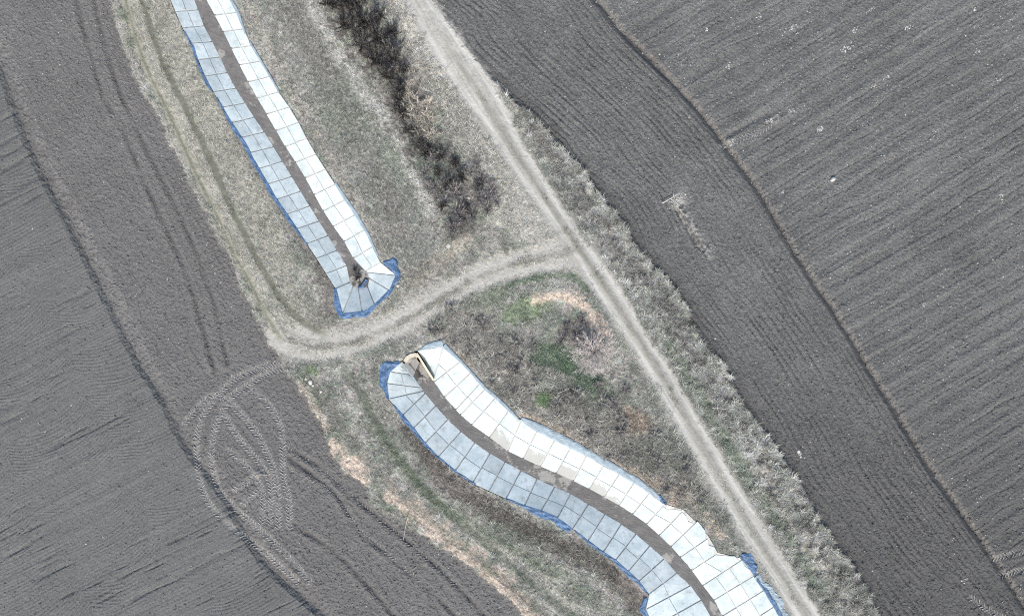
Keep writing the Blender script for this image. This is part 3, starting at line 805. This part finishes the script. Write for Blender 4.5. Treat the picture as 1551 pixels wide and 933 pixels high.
# culvert headwall at the head of canal B
hw = mesh_py("headwall", [], [], M_BEIGE, canalB)
bm = bmesh.new()
def wall_strip(bm, P, th, z0, z1f):
    P = [np.array(p, float) for p in P]; n = len(P)
    rows = []
    for i, p in enumerate(P):
        t = P[min(i + 1, n - 1)] - P[max(i - 1, 0)]; t /= np.hypot(*t); nn = np.array((-t[1], t[0])) * th
        z1 = z1f(i / (n - 1))
        rows.append([bm.verts.new(at(*(p - nn), z0)), bm.verts.new(at(*(p - nn), z1)), bm.verts.new(at(*(p + nn), z1)), bm.verts.new(at(*(p + nn), z0))])
    for a, b in zip(rows[:-1], rows[1:]):
        for k in range(4): bm.faces.new((a[k], a[(k + 1) % 4], b[(k + 1) % 4], b[k]))
    bm.faces.new(rows[0]); bm.faces.new(rows[-1][::-1])
wall_strip(bm, [(613,548),(617,542),(623,538.5),(629,537.5),(633,540)], 3.0, ZB - .2, lambda t: 0.12)
wall_strip(bm, [(631,535),(638,546),(645,557.5),(656.5,575.5)], 1.5, ZB - .2, lambda t: 0.12 - 0.85 * t * t)
bmesh.ops.recalc_face_normals(bm, faces=bm.faces[:]); bm.to_mesh(hw.data); bm.free()
pipe = mesh_py("pipe", [], [], M_APRON, hw)
bm = bmesh.new()
c0 = at(618.5, 543, 0); ax = (at(640, 575, 0) - at(618, 543, 0)).normalized(); sd_ = Vector((-ax.y, ax.x, 0))
r0, r1 = [], []
for k in range(20):
    a = k / 20 * 2 * math.pi
    for (rad, lst) in ((0.50, r0), (0.40, r1)):
        off = sd_ * math.cos(a) * rad + Vector((0, 0, math.sin(a) * rad + ZB + 0.55))
        b = at(621, 542, ZB + .5); lst.append((bm.verts.new((b.x, b.y, 0) + ax * 0.35 + off) if False else bm.verts.new(Vector((b.x, b.y, 0)) + ax * 0.35 + off), bm.verts.new(Vector((b.x, b.y, 0)) - ax * 0.6 + off)))
for k in range(20):
    j = (k + 1) % 20
    bm.faces.new((r0[k][0], r0[j][0], r1[j][0], r1[k][0])); bm.faces.new((r0[k][0], r0[k][1], r0[j][1], r0[j][0])); bm.faces.new((r1[k][0], r1[j][0], r1[j][1], r1[k][1]))
bm.to_mesh(pipe.data); bm.free()
ap = [(612,552),(616,545),(623,541),(631,543),(635,549),(630,560),(626,570)]
mesh_py("apron", [at(x, y, ZB + 0.30) for x, y in ap] + [at(x, y, ZB - .1) for x, y in ap],
        [tuple(range(7))[::-1]] + [(i, (i + 1) % 7, 7 + (i + 1) % 7, 7 + i) for i in range(7)], M_APRON, canalB)
membrane(canalB, [(609,548),(616,557),(624,568),(640,590)], [2, 3, 2, 1], M_PALEBLUE, z=-0.25, seed=30, sidesgn=1, inward=0.5, wr=0.02)

# ------------------------------------------------------------------ tread prints: raised lug bars left by tractor tyres
LUG = plain("dried_soil", (0.36, 0.352, 0.33), 1, 0.25, 9)
def tread(P, ln=5.0, gap=4.8, hgt=0.06):
    Q_ = resample(smooth_line(P, 6) if len(P) > 2 else np.asarray(P, float), gap)
    T = np.gradient(Q_, axis=0); T /= np.hypot(T[:, 0], T[:, 1])[:, None]; Nn = np.c_[-T[:, 1], T[:, 0]]
    Vs = []; Fs = []
    for i in range(len(Q_)):
        for sg in (-1, 1):
            if random.random() < 0.12 + 0.3 * (vn(np.array([Q_[i][0] / 25]), np.array([Q_[i][1] / 25]), 400)[0] > 0.1): continue
            p = Q_[i] + T[i] * (gap / 2 if sg > 0 else 0)
            a = p + Nn[i] * sg * 0.5 + T[i] * 1.6; b = p + Nn[i] * sg * (ln + random.uniform(-.5, .6)) - T[i] * 1.5
            ww = T[i] * random.uniform(.55, .8)
            h = hgt * random.uniform(.6, 1.25); k = len(Vs)
            for q in (a, b):
                z = zat(*q)
                Vs += [at(*(q - ww), z - .03), at(*(q - ww * .3), z + h), at(*(q + ww * .3), z + h), at(*(q + ww), z - .03)]
            Fs += [(k, k+1, k+5, k+4), (k+1, k+2, k+6, k+5), (k+2, k+3, k+7, k+6), (k, k+3, k+2, k+1), (k+4, k+5, k+6, k+7)]
    return props(mesh_py("tyre_track", Vs, Fs, LUG), kind="structure")
for t in tracks: tread(t)
tread([(436,680),(490,714),(551,767),(621,825),(690,885)], 3, 5, .05); tread([(437,708),(506,748),(544,802),(583,834),(640,883)], 3, 5, .05)

# ------------------------------------------------------------------ loose stuff: clods, straw bits
def scatter_octa(name, n, mask, size, colf, flat=0.6, mat=M_VCOL, zoff=0.3):
    p = mask.ravel().astype(np.float64); p /= p.sum()
    k = rng.choice(p.size, n, p=p); px = PX.ravel()[k] + rng.uniform(-.8, .8, n); py = PY.ravel()[k] + rng.uniform(-.8, .8, n); z = Z.ravel()[k]
    s = size[0] + (size[1] - size[0]) * rng.random(n) ** 3
    base = np.array([(1,0,0),(0,1,0),(-1,0,0),(0,-1,0),(0,0,1),(0,0,-1)], float)
    F0 = np.array([(0,1,4),(1,2,4),(2,3,4),(3,0,4),(1,0,5),(2,1,5),(3,2,5),(0,3,5)])
    Vv = base[None] * (s[:, None, None]) * rng.uniform(.5, 1.4, (n, 6, 1)); Vv[..., 2] *= flat
    a = rng.random(n) * 6.28; x, y = Vv[..., 0].copy(), Vv[..., 1].copy()
    Vv[..., 0] = x * np.cos(a)[:, None] - y * np.sin(a)[:, None]; Vv[..., 1] = x * np.sin(a)[:, None] + y * np.cos(a)[:, None]
    Vv[..., 0] += ((px - CX) * S)[:, None]; Vv[..., 1] += (-(py - CY) * S)[:, None]; Vv[..., 2] += (z + s * zoff)[:, None]
    F = (F0[None] + (np.arange(n) * 6)[:, None, None]).reshape(-1, 3)
    col = np.repeat(colf(k, n), 6, 0)
    o = mesh_np(name, Vv.reshape(-1, 3), F, mat, None, col)
    return props(o, kind="stuff")
fieldmask = np.clip(mL0 * 0.35 + mL1 * 1.3 + mM * 0.9 + mR * 0.6, 0, 2) * (~canal)
props(scatter_octa("clods", 42000, fieldmask, (0.03, 0.10), lambda k, n: Cf[k] * rng.uniform(.75, 1.7, (n, 1)), 0.8),
      "small loose soil clods lying all over the dark ploughed fields", "clods")
ln = np.clip(vn(alR / 26, acR / 5, 300) - 0.30, 0, 1) * mR * 3 + 0.06 * mR + np.clip(vn(alM / 16, sM / 6, 301) - 0.45, 0, 1) * mM * 1.4 + 0.035 * mM + 0.05 * mL1 + 0.012 * mL0 + 0.2 * mL1 * np.exp(-((dF - 13) / 8) ** 2)
props(scatter_octa("straw_litter", 8000, ln, (0.025, 0.085), lambda k, n: np.array((0.30, 0.295, 0.28))[None] * rng.uniform(.5, 1.35, (n, 1)), 0.3),
      "pale straw bits and chalky crumbs strewn in lines over the ploughed fields", "straw litter")
# pale crumb patches in the right field
pm = np.zeros_like(Z)
for (x, y, sx, sy) in [(1284,72,9,4),(1172,180,8,3),(1345,118,6,2.5),(1378,41,4,4),(1295,45,6,3),(1478,15,6,3),(1512,122,7,2.5),(1326,131,4,2),(1200,42,7,3),(1105,98,4,4),(1150,24,6,2.5),(1110,215,6,4),(1028,303,11,6),(1320,14,5,2),(1244,195,5,3),(1484,77,3,2),(1212,687,3,6),(1199,168,4,2.5),(1518,295,4,4),(1187,291,4,2.5),(1070,45,4,2),(1052,520,3,2),(1465,878,4,3)]:
    a = math.radians(-31); X = PX - x; Y = PY - y
    u = X * math.cos(a) + Y * math.sin(a); v = -X * math.sin(a) + Y * math.cos(a)
    pm += np.exp(-(u / sx) ** 2 - (v / sy) ** 2)
props(scatter_octa("straw_litter", 750, pm, (0.03, 0.10), lambda k, n: np.array((0.40, 0.39, 0.365))[None] * rng.uniform(.6, 1.2, (n, 1)), 0.4),
      "white crumb patches dotted over the dark ploughed soil", "straw litter")

# ------------------------------------------------------------------ grass: blades as thin triangles
def blades(name, n, mask, length, width, lift, tint, spread=1.0, lean=None, per=7, mat=M_VCOL):
    """n tufts of `per` blades each"""
    p = mask.ravel().astype(np.float64); p /= p.sum()
    k = rng.choice(p.size, n, p=p)
    px = (PX.ravel()[k] + rng.uniform(-.8, .8, n) - CX) * S; py = -(PY.ravel()[k] + rng.uniform(-.8, .8, n) - CY) * S; z = Z.ravel()[k]
    tl = length[0] + (length[1] - length[0]) * rng.random(n)
    ta = rng.random(n) * 6.28
    m = n * per
    R = lambda q: np.repeat(q, per)
    a = R(ta) + rng.uniform(-3.1, 3.1, m) * spread
    L = R(tl) * rng.uniform(.5, 1.2, m); hz = L * rng.uniform(lift[0], lift[1], m)
    if lean is not None: a = lean + rng.uniform(-1, 1, m) * spread * 1.2
    ca, sa = np.cos(a), np.sin(a)
    bx = R(px) + rng.normal(0, .05, m); by = R(py) + rng.normal(0, .05, m); bz = R(z) - .02
    w_ = width * rng.uniform(.6, 1.5, m)
    V = np.empty((m, 3, 3), np.float32)
    V[:, 0] = np.c_[bx - sa * w_, by + ca * w_, bz]; V[:, 1] = np.c_[bx + sa * w_, by - ca * w_, bz]
    V[:, 2] = np.c_[bx + ca * L, by + sa * L, bz + hz]
    c = Cf[np.repeat(k, per)] * (R(rng.uniform(tint[0], tint[1], n)) * rng.uniform(.75, 1.3, m))[:, None]
    col = np.repeat(np.clip(c, 0.01, .5), 3, 0)
    o = mesh_np(name, V.reshape(-1, 3), np.arange(m * 3).reshape(-1, 3), mat, None, col)
    o["kind"] = "stuff"
    return o
thin = grow * (0.35 + 0.65 * sstep(-0.3, 0.3, n20 + 0.5 * n6)) * (PX > -60) * (PX < 1610) * (PY > -60) * (PY < 1000)
props(blades("grass", 52000, thin, (0.12, 0.36), 0.018, (0.25, 0.85), (0.75, 1.6)), "short dry grey green grass covering the verges around the canals", "grass")
wild = grow * (mne * 1.0 + 0.9 * sstep(60, 30, seg([(700,500),(790,590),(900,650),(1000,700),(1060,760)], R=70)) + 0.5 * sstep(25, 12, seg([(620,640),(760,785),(930,880)])) + 0.7 * sstep(30, 15, seg([(560,-60),(610,30),(650,110),(720,230)]))) * (PX < 1610) * (PY < 1000) * (PX > -60) * (PY > -60)
props(blades("dry_weeds", 15000, wild * sstep(-0.1, 0.3, n20 * 0.5 + n6), (0.25, 0.6), 0.026, (0.2, 0.7), (0.5, 1.6), 0.5), "tangled tall dry weeds along the road verge and the land beside the curved canal", "weeds")
props(blades("green_plants", 4200, np.clip(mgr, 0, 1) ** 2 * sstep(-0.25, 0.25, n6 + 0.4 * n20) * grow + 1e-9 * grow, (0.15, 0.4), 0.03, (0.3, 1.0), (0.8, 1.6)), "low green nettles growing in patches beside the bare pale tree", "green plants")

# ------------------------------------------------------------------ shrubs, reeds, the bare tree
def tubes(bm, P, r0, r1, sides=4):
    P = [Vector(p) for p in P]; prev = None
    n = len(P)
    for i, p in enumerate(P):
        t = (P[min(i + 1, n - 1)] - P[max(i - 1, 0)]).normalized()
        u = t.orthogonal().normalized(); v = t.cross(u); r = r0 + (r1 - r0) * i / (n - 1)
        ring = [bm.verts.new(p + (u * math.cos(2 * math.pi * k / sides) + v * math.sin(2 * math.pi * k / sides)) * r) for k in range(sides)]
        if prev:
            for k in range(sides): bm.faces.new((prev[k], prev[(k + 1) % sides], ring[(k + 1) % sides], ring[k]))
        prev = ring

def bent(o, d, L, n=4, wig=0.12, droop=0.0):
    P = [Vector(o)]; d = Vector(d).normalized()
    for i in range(n):
        d = (d + Vector((random.uniform(-wig, wig), random.uniform(-wig, wig), random.uniform(-wig, wig) - droop))).normalized()
        P.append(P[-1] + d * L / n)
    return P

def twig_mesh(name, stems, nt, L, w0, cols):
    """thin tapering twigs sprouting all along the stems"""
    Vs = []; Cs = []
    for _ in range(nt):
        st = random.choice(stems); i = random.randrange(1, len(st)); t = random.random()
        p = st[i - 1].lerp(st[i], t); d = (st[i] - st[i - 1]).normalized() + Vector((random.gauss(0, .6), random.gauss(0, .6), random.gauss(0.1, .45)))
        d.normalize(); l = L * random.uniform(.5, 1.3); sdv = d.cross(Vector((0, 0, 1)))
        if sdv.length < .1: sdv = Vector((1, 0, 0))
        sdv = sdv.normalized() * w0 * random.uniform(.6, 1.5)
        Vs += [p - sdv, p + sdv, p + d * l]
        c = random.choice(cols); f = random.uniform(.7, 1.3); Cs += [tuple(q * f for q in c)] * 3
    Vn = np.array([tuple(v) for v in Vs]); me = mesh_np(name, Vn, np.arange(len(Vs)).reshape(-1, 3), M_PLANT, None, np.array(Cs))
    me_d = me.data; bpy.data.objects.remove(me); return me_d

def shrub_data(ns, hgt, rad, nt, L, w0, cols, bark, up=0.6, wig=0.15):
    bm = bmesh.new(); stems = []
    for i in range(ns):
        a = random.random() * 6.28; s = math.sqrt(random.random())
        d = Vector((math.cos(a) * s * rad, math.sin(a) * s * rad, hgt * random.uniform(up, 1)))
        P = bent((random.gauss(0, .08), random.gauss(0, .08), -.05), d, d.length, 5, wig, 0.03); stems.append(P)
        tubes(bm, P, .022, .006, 3)
    me = bpy.data.meshes.new("stems"); bm.to_mesh(me); bm.free(); me.materials.append(bark)
    return me, twig_mesh("twigs", stems, nt, L, w0, cols)

def plant(name, data, px, py, sc, label, cat, group, rz=None, z=None):
    r = bpy.data.objects.new(name, None); link(r)
    z = zat(px, py) if z is None else z
    r.location = at(px, py, z); r.rotation_euler = (0, 0, random.random() * 6.28 if rz is None else rz); r.scale = (sc, sc, sc * random.uniform(.85, 1.1))
    props(r, label, cat, group)
    for nm, me in zip(("stems", "twigs"), data):
        if me is not None: link(bpy.data.objects.new(nm, me), r)
    return r

dk = [(0.045,0.041,0.04),(0.066,0.06,0.056),(0.03,0.028,0.027),(0.19,0.175,0.16),(0.05,0.052,0.044)]
gy_ = [(0.17,0.155,0.15),(0.20,0.185,0.178),(0.11,0.10,0.098),(0.26,0.245,0.235)]
pl = [(0.38,0.35,0.285),(0.44,0.405,0.33),(0.26,0.24,0.20),(0.33,0.31,0.265)]
wd = [(0.20,0.19,0.172),(0.25,0.24,0.218),(0.12,0.115,0.104),(0.31,0.298,0.27)]
D_dark = [shrub_data(24, 1.4, 1.0, 2300, .30, .015, dk, M_DARKBARK) for _ in range(3)]
D_grey = [shrub_data(22, 1.1, 0.95, 1300, .32, .012, gy_, M_BARK) for _ in range(3)]
D_weed = [shrub_data(16, 0.55, 0.55, 520, .26, .014, wd, M_BARK, 0.4) for _ in range(4)]
D_reed = [shrub_data(26, 1.0, 1.0, 620, .42, .016, pl, M_BARK, 0.4, .1) for _ in range(3)]
for (x, y, s) in [(488,-45,1.3),(515,-25,1.2),(505,8,1.1),(532,12,1.3),(552,-8,1),(525,40,1.1),(553,38,1.3),(575,28,.9),(548,68,1.1),(575,62,1.2),(596,52,.8),(570,92,1.1),(595,88,1.2),(610,105,.8),(590,118,1.0),(608,132,.9),(540,-55,1.2),(505,-75,1.2),(604,150,.8),(612,172,.75),(600,165,.6),(622,200,.75),(634,220,.8),(648,232,.8)]:  # shrubs left of the reeds are added for a grey-blue shadow there
    plant("dark_shrub", random.choice(D_dark), x, y, s, "dark leafless shrub in the black thicket at the top, left of the pale road", "shrub", "dark shrubs of the upper thicket")
for (x, y, s) in [(668,238,1),(690,245,1.0),(665,262,.9),(700,268,1.0),(680,282,1.1),(672,312,.9),(706,318,.8),(725,280,.8)]:
    plant("dark_shrub", random.choice(D_dark), x, y, s * .66, "dark leafless shrub in the smaller thicket just above the track junction", "shrub", "dark shrubs of the lower thicket")
for (x, y, s) in [(690,292,1),(694,322,1.0),(686,345,.85),(660,285,.7),(726,300,.85),(745,290,.8),(738,318,.7),(655,240,.8),(645,262,.7),(712,262,.8),(728,272,.75),(738,300,.8),(752,306,.6),(716,330,.6),(650,285,.7),(662,300,.6),(700,340,.6),(685,358,.5),(722,250,.6)]:
    plant("grey_shrub", random.choice(D_grey), x, y, s, "grey twiggy shrub on the edge of the thicket above the track junction", "shrub", "grey shrubs around the lower thicket")
for (x, y, s) in [(622,150,.9),(634,166,1.0),(648,182,.9),(628,182,.9),(640,198,.9),(656,205,.85),(616,170,.8),(650,160,.8),(618,132,.6)]:
    plant("reed_clump", random.choice(D_reed), x, y, s, "pale straw coloured reed clump between the two dark thickets", "reeds", "straw coloured reed clumps")
Es = smooth_line(E1, 4)
for i in range(120):
    y = random.uniform(175, 980); xr = np.interp(y, [p[1] for p in RR], [p[0] for p in RR]); xe = np.interp(y, Es[:, 1], Es[:, 0])
    if xe - xr < 24: continue
    t = random.triangular(0.25, 0.95, 0.7)
    plant("weed_clump", random.choice(D_weed), xr + 11 + (xe - xr - 18) * t, y, random.uniform(.4, .85), "grey dry weed clump on the strip between the pale road and the dark field", "weed", "dry weed clumps along the road verge")
for i in range(70):
    t = random.random(); x = 700 + 340 * t + random.uniform(-60, 60); y = 500 + 240 * t + random.uniform(-45, 55)
    xr = np.interp(y, [p[1] for p in RL], [p[0] for p in RL])
    j = int((y - gy[0]) / STEP); i_ = int((x - gx[0]) / STEP)
    if x > xr - 14 or grow[j, i_] < .6 or mgr[j, i_] > .4 or dA[j, i_] < 14: continue
    plant("weed_clump", random.choice(D_weed), x, y, random.uniform(.6, 1.3), "grey dry weed clump in the rough wedge between the curved canal and the road", "weed", "dry weed clumps beside the curved canal")
for (x, y, s) in [(875,505,.8),(858,498,.7),(880,485,.6),(850,515,.6),(905,585,.7),(930,610,.7),(945,590,.6)]:
    plant("grey_shrub", random.choice(D_grey), x, y, s, "grey twiggy shrub growing around the bare pale tree", "shrub", "grey shrubs around the bare tree")

for (x, y, s_, lb) in [(543,420,.42,"dark dead weed bush on the silt floor at the rounded end of the straight canal"),(538,408,.28,"small dark dead weed bush on the canal floor just above the larger one")]:
    plant("dead_bush", random.choice(D_dark), x, y, s_, lb, "bush", None, z=ZA + .08)
# bare tree
tree = empty("bare_tree", at(898, 532, zat(898, 532)), "bare pale tree with leafless branches spreading like a star beside the road", "tree")
bm = bmesh.new(); tubes(bm, [(0, 0, -.1), (0.02, 0.01, .35), (0.0, .03, .7)], .13, .10, 8)
me = bpy.data.meshes.new("trunk"); bm.to_mesh(me); bm.free(); me.materials.append(M_BARK); link(bpy.data.objects.new("trunk", me), tree)
stems = []
for i in range(60):
    a = i * 2.399 + random.uniform(-.3, .3); e = random.uniform(.15, 1.1)
    d = Vector((math.cos(a) * math.cos(e), math.sin(a) * math.cos(e), math.sin(e)))
    L = random.uniform(1.5, 2.5); st = bent((0, .02, random.uniform(.3, .65)), d, L, 5, .13, -0.02)
    bm = bmesh.new(); tubes(bm, st, .040, .014, 4)
    for k in range(4):
        q = st[random.randrange(2, 5)]; dd = (st[-1] - st[0]).normalized() + Vector((random.gauss(0, .45), random.gauss(0, .45), random.gauss(.1, .3)))
        s2 = bent(q, dd, random.uniform(.5, .9), 3, .15); tubes(bm, s2, .016, .006, 3); stems.append(s2)
    me = bpy.data.meshes.new("branch"); bm.to_mesh(me); bm.free(); me.materials.append(M_BARK)
    link(bpy.data.objects.new("branch", me), tree)
link(bpy.data.objects.new("twigs", twig_mesh("twigs", stems, 1500, .32, .010, [(0.42,0.375,0.355),(0.5,0.455,0.43),(0.3,0.265,0.25)])), tree)

# ------------------------------------------------------------------ stones and sticks
def stone(px, py, r, label, flat=.6, group=None, mat=M_STONE):
    bm = bmesh.new(); bmesh.ops.create_icosphere(bm, subdivisions=2, radius=1)
    sx, sy = random.uniform(.75, 1.3), random.uniform(.75, 1.2)
    for v in bm.verts:
        f = 1 + random.uniform(-.16, .16); v.co = Vector((v.co.x * sx * f, v.co.y * sy * f, v.co.z * flat * f)) * r
    me = bpy.data.meshes.new("stone"); bm.to_mesh(me); bm.free(); me.materials.append(mat)
    o = link(bpy.data.objects.new("stone", me)); z = zat(px, py); o.location = at(px, py, z + r * flat * .45); o.rotation_euler.z = random.random() * 6.28
    return props(o, label, "stone", group)
stone(1261.5, 272, .21, "lone pale rounded stone on the dark ploughed field at the right", .9)
stone(470, 579, .21, "largest white stone at the field edge left of the curved canal's head", .6)
stone(474, 584, .12, "small white stone touching the largest white stone at the field edge", .6)
stone(486, 593, .15, "white stone by itself below right of the pair at the field edge", .6)
stone(463, 574, .11, "small white stone above left of the largest white stone", .5)
stone(583, 632, .10, "tiny pale stone in the grass left of the curved canal", .5)
stone(917, 566, .09, "tiny white stone in the grass below the bare tree", .6)
stone(710, 300, .12, "small white stone inside the thicket above the junction", .6)
stone(837, 535, .09, "tiny pale stone among the dark green plants", .6)
stone(679, 373, .17, "pale stone heap end on bare soil beside the thicket's lower tip", .5)
stone(603, 433, .14, "white lump on the blue sheet at the straight canal's rounded end", .6)
stone(1210, 684, .13, "flat white stone on dark soil by the road strip at lower right", .35)
stone(1213, 692, .10, "white stone just below the flat white stone on dark soil", .35)

def stick(px, py, ex, ey, r, label, side_=()):
    z = zat(px, py) + .32; a = at(px, py, z); b = at(ex, ey, zat(ex, ey) + .32)
    o = link(bpy.data.objects.new("branch", bpy.data.meshes.new("fallen_branch"))); o.name = "fallen_branch"
    bm = bmesh.new(); L = (b - a).length; P = bent((0, 0, 0), b - a, L, 6, .06); tubes(bm, P, r, r * .4, 5)
    for (t, dx, dy, l) in side_:
        p = P[int(t * 6)]; tubes(bm, bent(p, (dx, dy, .15), l, 4, .08), r * .7, r * .3, 4)
    bm.to_mesh(o.data); bm.free(); o.data.materials.append(M_STONE if r > .026 else M_BARK); o.location = a
    return props(o, label, "branch")
stick(1079, 618, 1102, 617, .03, "pale dead branch with crossing twigs lying on the weedy strip by the road", [(.35, .25, -1, .9), (.35, .1, 1, .55)])
stick(618, 783, 608, 818, .027, "thin pale stick lying across the edge of the left field")
stick(845, 596, 862, 588, .03, "short pale branch lying in brush above the curved canal")
stick(1003, 308, 1030, 294, .05, "white broken branch on the spoil heap in the middle field", [(.5, .7, -.8, .5), (.7, -.2, 1, .35)])
